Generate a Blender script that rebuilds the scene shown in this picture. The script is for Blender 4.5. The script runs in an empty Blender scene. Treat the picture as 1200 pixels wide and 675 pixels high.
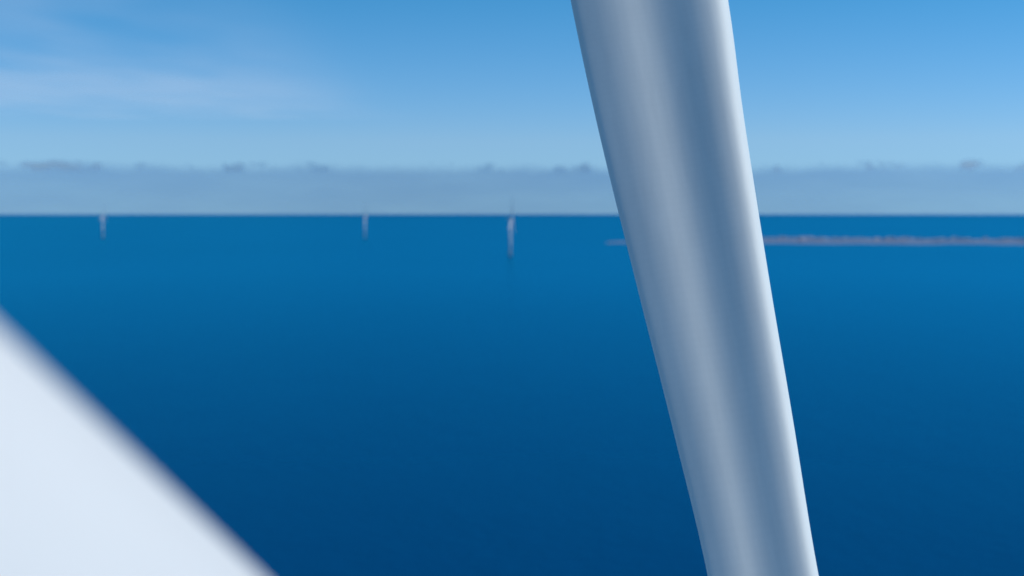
import bpy, math, random
from mathutils import Vector, Matrix, noise
random.seed(4)
scene = bpy.context.scene
scene.view_settings.view_transform = 'Standard'
scene.view_settings.look = 'None'
scene.view_settings.exposure = 0

# ------------------------------------------------------------ helpers
def new_mat(name):
    m = bpy.data.materials.new(name); m.use_nodes = True
    nt = m.node_tree; nt.nodes.clear()
    return m, nt
def N(nt, t, **kw):
    n = nt.nodes.new(t)
    for k, v in kw.items(): setattr(n, k, v)
    return n
def math_n(nt, op, a, b=None, c=None, clamp=False):
    n = N(nt, 'ShaderNodeMath', operation=op); n.use_clamp = clamp
    for i, v in enumerate((a, b, c)):
        if v is None: continue
        if isinstance(v, (int, float)): n.inputs[i].default_value = v
        else: nt.links.new(v, n.inputs[i])
    return n.outputs[0]
def ramp(nt, fac, stops, interp='LINEAR'):
    r = N(nt, 'ShaderNodeValToRGB'); r.color_ramp.interpolation = interp
    while len(r.color_ramp.elements) < len(stops): r.color_ramp.elements.new(0.5)
    for e, (p, c) in zip(r.color_ramp.elements, stops):
        e.position = p; e.color = (*c, 1) if len(c) == 3 else c
    nt.links.new(fac, r.inputs[0]); return r.outputs[0]
def maprange(nt, v, a, b, c=0, d=1, t='SMOOTHSTEP'):
    n = N(nt, 'ShaderNodeMapRange', interpolation_type=t)
    nt.links.new(v, n.inputs[0])
    for i, x in enumerate((a, b, c, d)): n.inputs[i+1].default_value = x
    return n.outputs[0]
def noise_n(nt, vec, scale, detail=4, rough=0.5, stretch=None):
    if stretch:
        m = N(nt, 'ShaderNodeMapping'); m.inputs['Scale'].default_value = stretch
        nt.links.new(vec, m.inputs[0]); vec = m.outputs[0]
    n = N(nt, 'ShaderNodeTexNoise'); n.inputs['Scale'].default_value = scale
    n.inputs['Detail'].default_value = detail; n.inputs['Roughness'].default_value = rough
    nt.links.new(vec, n.inputs['Vector']); return n.outputs[0]
def mesh_obj(name, verts, faces, mat, smooth=True, parent=None):
    me = bpy.data.meshes.new(name); me.from_pydata([tuple(v) for v in verts], [], faces); me.update()
    if smooth:
        for p in me.polygons: p.use_smooth = True
    o = bpy.data.objects.new(name, me); scene.collection.objects.link(o)
    if mat: me.materials.append(mat)
    if parent: o.parent = parent
    return o
def lerp_tab(tab, x):
    if x <= tab[0][0]: return tab[0][1]
    for i in range(len(tab)-1):
        x0, y0 = tab[i]; x1, y1 = tab[i+1]
        if x <= x1:
            xm, ym = tab[max(i-1, 0)]; xp, yp = tab[min(i+2, len(tab)-1)]
            m0 = (y1-ym)/(x1-xm) if x1 != xm else 0
            m1 = (yp-y0)/(xp-x0) if xp != x0 else 0
            h = x1-x0; t = (x-x0)/h
            return ((2*t**3-3*t*t+1)*y0 + (t**3-2*t*t+t)*h*m0 + (-2*t**3+3*t*t)*y1 + (t**3-t*t)*h*m1)
    return tab[-1][1]

# ------------------------------------------------------------ light
sun_dir = Vector((0.80, 0.05, 0.60)).normalized()
elev = math.asin(sun_dir.z); azim = math.atan2(sun_dir.x, sun_dir.y)
sd = bpy.data.lights.new('sun', 'SUN'); sd.energy = 2.9; sd.angle = math.radians(0.5); sd.color = (1, .965, .91)
so = bpy.data.objects.new('sun', sd); scene.collection.objects.link(so)
so.rotation_euler = (-sun_dir).to_track_quat('-Z', 'Y').to_euler(); so.location = (60, 0, 160)

w = bpy.data.worlds.new('World'); scene.world = w; w.use_nodes = True
nt = w.node_tree; nt.nodes.clear()
sky = N(nt, 'ShaderNodeTexSky', sky_type='NISHITA'); sky.sun_disc = False
sky.sun_elevation = elev; sky.sun_rotation = azim
sky.altitude = 100; sky.air_density = 1.0; sky.dust_density = 0.0; sky.ozone_density = 1.5
tcw = N(nt, 'ShaderNodeTexCoord'); spw = N(nt, 'ShaderNodeSeparateXYZ'); nt.links.new(tcw.outputs['Generated'], spw.inputs[0])
tint = ramp(nt, spw.outputs[2], [(0.0, (.38, .80, 1.68)), (.05, (.52, .86, 1.46)), (.15, (.25, .82, 1.30)), (.35, (.88, 1.06, 1.15)), (.8, (.95, 1.07, 1.1))])
mul = N(nt, 'ShaderNodeMix', data_type='RGBA', blend_type='MULTIPLY'); mul.inputs[0].default_value = 1
nt.links.new(sky.outputs[0], mul.inputs[6]); nt.links.new(tint, mul.inputs[7])
bg = N(nt, 'ShaderNodeBackground'); bg.inputs[1].default_value = 0.085
out = N(nt, 'ShaderNodeOutputWorld')
nt.links.new(mul.outputs[2], bg.inputs[0]); nt.links.new(bg.outputs[0], out.inputs[0])

# ------------------------------------------------------------ camera
cd = bpy.data.cameras.new('camera'); cam = bpy.data.objects.new('camera', cd); scene.collection.objects.link(cam)
cam.location = (0, 0, 100); cam.rotation_euler = (math.radians(90-3.03), 0, 0)
cd.lens = 50; cd.sensor_width = 36; cd.clip_start = 0.1; cd.clip_end = 300000
cd.dof.use_dof = True; cd.dof.focus_distance = 18.5; cd.dof.aperture_fstop = 0.58
scene.camera = cam

# ------------------------------------------------------------ sea
m_sea, nt = new_mat('sea_water')
tc = N(nt, 'ShaderNodeTexCoord')
n1 = noise_n(nt, tc.outputs['Object'], 0.0011, 4, .55, (1, .35, 1))
n2 = noise_n(nt, tc.outputs['Object'], 0.14, 5, .6, (1, 1.6, 1))
n3 = noise_n(nt, tc.outputs['Object'], 0.02, 4, .6, (1, .5, 1))
col = ramp(nt, n1, [(.3, (.0004, .037, .138)), (.7, (.0008, .057, .190))])
diff = N(nt, 'ShaderNodeBsdfDiffuse'); nt.links.new(col, diff.inputs[0])
gl = N(nt, 'ShaderNodeBsdfGlossy'); gl.inputs['Color'].default_value = (.03, .66, .90, 1)
gl.inputs['Roughness'].default_value = .22
bump = N(nt, 'ShaderNodeBump'); bump.inputs['Strength'].default_value = .5; bump.inputs['Distance'].default_value = 1.0
hh = math_n(nt, 'ADD', n2, math_n(nt, 'MULTIPLY', n3, 3.0))
nt.links.new(hh, bump.inputs['Height'])
nt.links.new(bump.outputs[0], gl.inputs['Normal']); nt.links.new(bump.outputs[0], diff.inputs['Normal'])
fr = N(nt, 'ShaderNodeFresnel'); fr.inputs[0].default_value = 1.33
fac = math_n(nt, 'MULTIPLY', fr.outputs[0], .78)
fac = math_n(nt, 'MINIMUM', fac, .6)
mx = N(nt, 'ShaderNodeMixShader'); nt.links.new(fac, mx.inputs[0])
nt.links.new(diff.outputs[0], mx.inputs[1]); nt.links.new(gl.outputs[0], mx.inputs[2])
o = N(nt, 'ShaderNodeOutputMaterial'); nt.links.new(mx.outputs[0], o.inputs[0])
verts = [(0, 0, 0)]; faces = []
rad = [60, 200, 600, 1500, 4000, 10000, 25000, 60000, 90000]; S = 128
for r in rad:
    for i in range(S):
        a = 2*math.pi*i/S; verts.append((r*math.cos(a), r*math.sin(a), 0))
for i in range(S): faces.append((0, 1+i, 1+(i+1) % S))
for k in range(len(rad)-1):
    for i in range(S):
        j = (i+1) % S; a = 1+k*S; b = a+S
        faces.append((a+i, b+i, b+j, a+j))
mesh_obj('sea', verts, faces, m_sea)

# ------------------------------------------------------------ painted fibreglass
def paint(name, base, ribs=False):
    m, nt = new_mat(name)
    tc = N(nt, 'ShaderNodeTexCoord')
    p = N(nt, 'ShaderNodeBsdfPrincipled')
    na = noise_n(nt, tc.outputs['Object'], 1.3, 6, .6, (1, 1, .25))
    nb = noise_n(nt, tc.outputs['Object'], 14, 4, .6, (1, 1, .15))
    mixn = math_n(nt, 'ADD', math_n(nt, 'MULTIPLY', na, .7), math_n(nt, 'MULTIPLY', nb, .3))
    d = tuple(c*.93 for c in base)
    nt.links.new(ramp(nt, mixn, [(.35, d), (.6, base)]), p.inputs['Base Color'])
    p.inputs['Roughness'].default_value = .65
    p.inputs['Specular IOR Level'].default_value = .3
    if ribs:
        wv = N(nt, 'ShaderNodeTexWave', wave_type='BANDS', bands_direction='Z')
        wv.inputs['Scale'].default_value = 2.6; wv.inputs['Distortion'].default_value = 1.2
        wv.inputs['Detail'].default_value = 3
        nt.links.new(tc.outputs['Object'], wv.inputs[0])
        b = N(nt, 'ShaderNodeBump'); b.inputs['Strength'].default_value = .07; b.inputs['Distance'].default_value = .003
        nt.links.new(wv.outputs[1], b.inputs['Height']); nt.links.new(b.outputs[0], p.inputs['Normal'])
    o = N(nt, 'ShaderNodeOutputMaterial'); nt.links.new(p.outputs[0], o.inputs[0])
    return m
m_blade = paint('blade_gelcoat', (.74, .79, .79), True)
m_white = paint('white_paint', (.74, .74, .735))

# blades: local Z = spanwise axis, X = chord, Y = thickness
def frame(origin, axis, chord_hint):
    a = axis.normalized(); u = (chord_hint - chord_hint.dot(a)*a).normalized(); v = a.cross(u)
    M = Matrix((u, v, a)).transposed().to_4x4(); M.translation = origin
    return M
H = Vector((3.43, 12.52, 90.64))
PT = Vector((2.11, 22.21, 103.26))
A = PT - H; LA = A.length
Ltab = [(0, .60), (.2, .60), (.404, .60), (.529, .72), (.661, .875), (.8366, 1.07), (1, 1.19), (1.25, 1.30), (1.6, 1.05), (2.2, .6), (2.6, .25), (2.7, .03)]
Rtab = [(0, .60), (.2, .62), (.404, .68), (.529, .78), (.661, .875), (.8366, 1.03), (1, 1.21), (1.25, 1.25), (1.6, .95), (2.2, .5), (2.6, .2), (2.7, .03)]
front = [(-1, 0), (-.988, .018), (-.93, .044), (-.8, .084), (-.65, .126), (-.5, .158), (-.36, .177), (-.24, .186), (-.12, .196), (0, .214),
         (.12, .243), (.25, .283), (.38, .327), (.50, .365), (.61, .390), (.71, .400), (.80, .386), (.88, .338), (.95, .25), (.99, .125), (1, 0)]
back = [(.985, -.12), (.93, -.24), (.8, -.35), (.6, -.42), (.3, -.44), (0, -.38), (-.3, -.27), (-.6, -.15), (-.85, -.055), (-.97, -.015)]
loop = front + back
def resample(loop, k):
    n = len(loop); out = []
    for i in range(n):
        p0, p1, p2, p3 = (Vector(loop[(i+j-1) % n]) for j in range(4))
        for q in range(k):
            t = q/k
            out.append(.5*((2*p1)+(-p0+p2)*t+(2*p0-5*p1+4*p2-p3)*t*t+(-p0+3*p1-3*p2+p3)*t**3))
    return out
prof = resample(loop, 4)
def make_blade(name, M, span, Lf, Rf, mat, flip=-1, round_to=.1, round_full=.36, stations=110):
    verts = []; faces = []; n = len(prof)
    for s in range(stations+1):
        f = (s/stations)*2.7
        L, R = Lf(f), Rf(f); W = (L+R)/2
        k = min(1, max(0, (f-round_to)/(round_full-round_to))); k = k*k*(3-2*k)
        thick = 1.0 if f < 1 else max(.45, 1-(f-1)*.45)
        for i, p in enumerate(prof):
            ang = math.atan2(p.y, p.x)
            c = Vector((math.cos(ang), math.sin(ang)))
            x = p.x*k + c.x*(1-k); y = p.y*k*thick + c.y*(1-k)
            verts.append(((L if x < 0 else R)*x, flip*W*y, f*span))
    for s in range(stations):
        for i in range(n):
            j = (i+1) % n
            q = (s*n+i, s*n+j, (s+1)*n+j, (s+1)*n+i)
            faces.append(q if flip > 0 else q[::-1])
    faces.append(tuple(range(n))); faces.append(tuple(stations*n+i for i in range(n)))
    o = mesh_obj(name, verts, faces, mat); o.matrix_world = M
    return o
MA = frame(H, A, Vector((1, 0, 0)))
make_blade('wind_turbine_blade', MA, LA, lambda f: lerp_tab(Ltab, f), lambda f: lerp_tab(Rtab, f), m_blade)

# second, near blade of the same rotor
Q = Vector((-1.41, 2.715, 98.90)); nrm = Vector((.672, .292, .679))
B = Q - H; LB = B.length
rB = [(0, .6), (.3, .60), (.7, .74), (1, .89), (1.25, .955), (1.7, .8), (2.3, .45), (2.6, .2), (2.7, .03)]
MB = frame(H, B, nrm)
verts = []; faces = []; n = 96; st = 90
for s in range(st+1):
    f = 2.7*s/st; r = lerp_tab(rB, f); e = 1 + .25*min(1, f)
    for i in range(n):
        a = 2*math.pi*i/n
        verts.append((r*math.cos(a), r*e*math.sin(a), f*LB))
for s in range(st):
    for i in range(n):
        j = (i+1) % n; faces.append((s*n+i, s*n+j, (s+1)*n+j, (s+1)*n+i))
faces.append(tuple(range(n))[::-1]); faces.append(tuple(st*n+i for i in range(n)))
ob = mesh_obj('wind_turbine_blade', verts, faces, m_white); ob.matrix_world = MB

# ------------------------------------------------------------ hub, nacelle, tower carrying the blades
def lathe(name, profile, mat, M=None, parent=None, seg=48):
    verts = []; faces = []
    for z, r in profile:
        for i in range(seg):
            a = 2*math.pi*i/seg; verts.append((r*math.cos(a), r*math.sin(a), z))
    for k in range(len(profile)-1):
        for i in range(seg):
            j = (i+1) % seg; faces.append((k*seg+i, k*seg+j, (k+1)*seg+j, (k+1)*seg+i))
    faces.append(tuple(range(seg))[::-1]); faces.append(tuple((len(profile)-1)*seg+i for i in range(seg)))
    if M is not None: verts = [M @ Vector(v) for v in verts]
    return mesh_obj(name, verts, faces, mat, True, parent)
root = bpy.data.objects.new('wind_turbine_nacelle', None); scene.collection.objects.link(root)
rax = -(A.normalized().cross(B.normalized())).normalized()
MH = frame(H, rax, Vector((0, 0, 1)))
lathe('hub_spinner', [(-1.7, .05), (-1.6, .5), (-1.2, .95), (-.5, 1.25), (.4, 1.35), (1.1, 1.3), (1.3, 1.1)], m_white, MH, root)
hz = Vector((rax.x, rax.y, 0)).normalized()
MN = frame(H + rax*1.2, hz, Vector((0, 0, 1)))
lathe('housing', [(0, 1.1), (.3, 1.45), (1.2, 1.6), (5, 1.7), (8, 1.5), (8.6, 1.1), (8.8, .3)], m_white, MN, root)
tb = H + rax*1.2 + hz*3
lathe('tower', [(-2, 2.6), (6, 2.5), (6.2, 2.2), (tb.z-1.3, 1.25)], m_white, Matrix.Translation((tb.x, tb.y, 0)), root)

# ------------------------------------------------------------ distant turbines
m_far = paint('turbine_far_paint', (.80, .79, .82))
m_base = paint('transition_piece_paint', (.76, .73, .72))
def box(name, c, s, mat, parent, M=None, bev=.2):
    import bmesh
    bm = bmesh.new(); bmesh.ops.create_cube(bm, size=1)
    for v in bm.verts: v.co = Vector((v.co.x*s[0]+c[0], v.co.y*s[1]+c[1], v.co.z*s[2]+c[2]))
    bmesh.ops.bevel(bm, geom=bm.edges[:], offset=bev, segments=2, affect='EDGES')
    me = bpy.data.meshes.new(name); bm.to_mesh(me); bm.free(); me.materials.append(mat)
    o = bpy.data.objects.new(name, me); scene.collection.objects.link(o); o.parent = parent
    return o
def turbine(x, y, hub, R, yaw, phase, fat=1.0):
    e = bpy.data.objects.new('wind_turbine', None); scene.collection.objects.link(e)
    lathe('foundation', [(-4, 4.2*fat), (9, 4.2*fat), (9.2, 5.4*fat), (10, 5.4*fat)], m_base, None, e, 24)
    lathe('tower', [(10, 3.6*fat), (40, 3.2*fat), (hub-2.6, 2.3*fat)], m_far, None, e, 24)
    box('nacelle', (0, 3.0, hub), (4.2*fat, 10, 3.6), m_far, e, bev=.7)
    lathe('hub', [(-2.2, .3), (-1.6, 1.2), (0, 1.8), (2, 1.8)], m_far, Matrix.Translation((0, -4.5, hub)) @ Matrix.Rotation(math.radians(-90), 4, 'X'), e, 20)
    tab = [(0, 1.1), (.06, 1.1), (.2, 2.1), (.5, 1.5), (.85, .8), (1, .15)]
    for k in range(3):
        verts = []; faces = []; ns = 14; m = 12
        for s in range(ns+1):
            f = s/ns; c = lerp_tab(tab, f)*fat; tw = math.radians(35*(1-f)+40)
            for i in range(m):
                a = 2*math.pi*i/m; px, py = c*math.cos(a), c*.35*math.sin(a) if f > .1 else c*math.sin(a)
                verts.append(Vector((px*math.cos(tw)-py*math.sin(tw), px*math.sin(tw)+py*math.cos(tw), 1.5+f*(R-1.5))))
        for s in range(ns):
            for i in range(m):
                j = (i+1) % m; faces.append((s*m+i, s*m+j, (s+1)*m+j, (s+1)*m+i))
        faces.append(tuple(ns*m+i for i in range(m)))
        M = Matrix.Translation((0, -4.5, hub)) @ Matrix.Rotation(phase+k*2*math.pi/3, 4, 'Y')
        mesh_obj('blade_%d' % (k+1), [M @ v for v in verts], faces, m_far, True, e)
    e.location = (x, y, 0); e.rotation_euler = (0, 0, yaw)
turbine(-1610, 5600, 90, 52, math.radians(87), math.radians(4), .72)
turbine(-575, 5560, 90, 52, math.radians(87), math.radians(-6), .72)
turbine(-4, 3230, 86, 60, math.radians(82), math.radians(8), .72)

# ------------------------------------------------------------ low peninsula with town
m_land, nt = new_mat('coast_land_hazed')
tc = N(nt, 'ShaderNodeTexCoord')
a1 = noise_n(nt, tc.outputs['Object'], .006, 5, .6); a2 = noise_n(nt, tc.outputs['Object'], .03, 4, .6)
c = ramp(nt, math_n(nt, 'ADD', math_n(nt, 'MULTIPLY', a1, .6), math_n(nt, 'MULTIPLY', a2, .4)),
         [(.38, (.08, .19, .36)), (.48, (.11, .21, .38)), (.56, (.15, .24, .40)), (.66, (.12, .22, .39))])  # mottled land; distance haze is painted in as pale blue, low contrast
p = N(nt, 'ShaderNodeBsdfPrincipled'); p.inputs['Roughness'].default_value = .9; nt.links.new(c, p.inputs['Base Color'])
o = N(nt, 'ShaderNodeOutputMaterial'); nt.links.new(p.outputs[0], o.inputs[0])
def near_y(x): return 4620 - (x-360)*.18 + 120*noise.noise(Vector((x/260, 0, 1))) + 30*noise.noise(Vector((x/60, 3, 1)))
def far_y(x): return near_y(x) + (max(0, min(1, (x-300)/500)))**.6*(1050 + 300*noise.noise(Vector((x/400, 7, 2))) + 40*noise.noise(Vector((x/70, 9, 2)))) + 20
verts = []; faces = []; nx = 200; ny = 12; x0, x1 = 300, 5200
for i in range(nx+1):
    x = x0+(x1-x0)*i/nx; a, b = near_y(x), far_y(x)
    for j in range(ny+1):
        t = j/ny; edge = min(1, 8*min(t, 1-t))
        hgt = -1 + edge*(3.0 + 2*(.5+.5*noise.noise(Vector((x/90, t*8, 0)))))
        if i == 0: hgt = -1
        verts.append((x, a+(b-a)*t, hgt))
for i in range(nx):
    for j in range(ny):
        k = i*(ny+1)+j; faces.append((k, k+ny+1, k+ny+2, k+1))
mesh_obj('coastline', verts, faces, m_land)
m_town, nt = new_mat('town_walls_hazed')
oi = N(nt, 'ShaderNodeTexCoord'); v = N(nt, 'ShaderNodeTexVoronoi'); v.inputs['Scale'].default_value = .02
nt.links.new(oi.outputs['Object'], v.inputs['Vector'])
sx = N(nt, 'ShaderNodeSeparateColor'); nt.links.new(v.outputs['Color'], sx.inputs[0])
c = ramp(nt, sx.outputs[0], [(0, (.28, .34, .47)), (.35, (.28, .29, .38)), (.6, (.33, .40, .52)), (.85, (.18, .28, .42))], 'CONSTANT')  # per-building tones, blue-greyed to put aerial haze into the wall colour
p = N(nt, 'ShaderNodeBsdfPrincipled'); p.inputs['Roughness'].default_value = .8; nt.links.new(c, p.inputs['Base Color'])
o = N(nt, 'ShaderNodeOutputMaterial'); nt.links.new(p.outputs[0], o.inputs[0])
verts = []; faces = []
for k in range(600):
    x = random.uniform(560, 4800); t = random.random()**.6*.75+.18
    a, b = near_y(x), far_y(x); y = a+(b-a)*t
    wd, dp, hh = random.uniform(10, 26), random.uniform(9, 18), random.choice((3, 4, 4, 5, 6))
    an = random.choice((0, .3, 1.2)); ca, sa = math.cos(an), math.sin(an); b0 = len(verts)
    for (px, py, pz) in ((-1, -1, 0), (1, -1, 0), (1, 1, 0), (-1, 1, 0), (-1, -1, 1), (1, -1, 1), (1, 1, 1), (-1, 1, 1), (-1, 0, 1.45), (1, 0, 1.45)):
        X, Y = px*wd/2, py*dp/2
        verts.append((x+X*ca-Y*sa, y+X*sa+Y*ca, 1+pz*hh))
    for f in ((0, 1, 5, 4), (1, 2, 6, 9, 5), (2, 3, 7, 6), (3, 0, 4, 8, 7), (4, 5, 9, 8), (6, 7, 8, 9)):
        faces.append(tuple(b0+q for q in f))
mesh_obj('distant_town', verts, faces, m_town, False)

# ------------------------------------------------------------ clouds
def cloud_mat(name, build, tf=.5):
    m, nt = new_mat(name)
    col, alpha = build(nt)
    d = N(nt, 'ShaderNodeBsdfDiffuse'); t = N(nt, 'ShaderNodeBsdfTranslucent'); ad = N(nt, 'ShaderNodeMixShader'); ad.inputs[0].default_value = tf
    for s in (d, t): nt.links.new(col, s.inputs[0])
    nt.links.new(d.outputs[0], ad.inputs[1]); nt.links.new(t.outputs[0], ad.inputs[2])
    tr = N(nt, 'ShaderNodeBsdfTransparent'); mx = N(nt, 'ShaderNodeMixShader')
    nt.links.new(alpha, mx.inputs[0]); nt.links.new(tr.outputs[0], mx.inputs[1]); nt.links.new(ad.outputs[0], mx.inputs[2])
    o = N(nt, 'ShaderNodeOutputMaterial'); nt.links.new(mx.outputs[0], o.inputs[0])
    return m
def bank(nt):
    tc = N(nt, 'ShaderNodeTexCoord'); sp = N(nt, 'ShaderNodeSeparateXYZ'); nt.links.new(tc.outputs['Object'], sp.inputs[0])
    z = sp.outputs[2]
    big = noise_n(nt, tc.outputs['Object'], .00025, 3, .5, (1, 1, .6))
    puf = noise_n(nt, tc.outputs['Object'], .0016, 4, .5, (1, 1, 1.3))
    top = math_n(nt, 'ADD', math_n(nt, 'MULTIPLY', big, 200), math_n(nt, 'MULTIPLY', puf, 220))
    dz = math_n(nt, 'SUBTRACT', math_n(nt, 'ADD', top, 1270), z)
    a = maprange(nt, dz, -110, 300)
    low = maprange(nt, z, 0, 1400, .34, .42)
    alpha = math_n(nt, 'MULTIPLY', a, math_n(nt, 'MULTIPLY', low, maprange(nt, noise_n(nt, tc.outputs['Object'], .00030, 3, .5, (1, 1, 5)), .25, .75, .85, 1.08)))
    pf = math_n(nt, 'MULTIPLY', maprange(nt, noise_n(nt, tc.outputs['Object'], .0010, 3, .5), .50, .66), maprange(nt, dz, 280, 40))
    pf = math_n(nt, 'MULTIPLY', pf, maprange(nt, dz, -150, 20))
    alpha = math_n(nt, 'ADD', alpha, math_n(nt, 'MULTIPLY', pf, .6), clamp=True)
    mix = N(nt, 'ShaderNodeMix', data_type='RGBA'); nt.links.new(pf, mix.inputs[0])
    mix.inputs[6].default_value = (.22, .53, .96, 1); mix.inputs[7].default_value = (1, 1, 1, 1)
    return mix.outputs[2], alpha
m_bank = cloud_mat('cloud_bank_vapour', bank)
verts = []; faces = []; RW = 42000; ns = 96; nz = 6
for i in range(ns+1):
    a = math.radians(-60+120*i/ns)
    for j in range(nz+1): verts.append((RW*math.sin(a), RW*math.cos(a), 2400*j/nz+1))
for i in range(ns):
    for j in range(nz):
        k = i*(nz+1)+j; faces.append((k, k+nz+1, k+nz+2, k+1))
mesh_obj('cloud_bank', verts, faces, m_bank)
def cirrus(nt):
    tc = N(nt, 'ShaderNodeTexCoord'); sp = N(nt, 'ShaderNodeSeparateXYZ'); nt.links.new(tc.outputs['Object'], sp.inputs[0])
    st = noise_n(nt, tc.outputs['Object'], .00013, 3, .5, (.7, .3, 1))
    edge = maprange(nt, sp.outputs[0], -5000, -15000)
    a = math_n(nt, 'MULTIPLY', maprange(nt, st, .34, .70, 0, .34), edge)
    rgb = N(nt, 'ShaderNodeRGB'); rgb.outputs[0].default_value = (.84, .93, 1, 1)
    return rgb.outputs[0], a
m_cir = cloud_mat('cirrus_vapour', cirrus, .97)
verts = []; faces = []
for i in range(21):
    for j in range(21): verts.append((-45000+50000*i/20, 30000+60000*j/20, 6000))
for i in range(20):
    for j in range(20): faces.append((i*21+j, (i+1)*21+j, (i+1)*21+j+1, i*21+j+1))
mesh_obj('cirrus_cloud', verts, faces, m_cir)
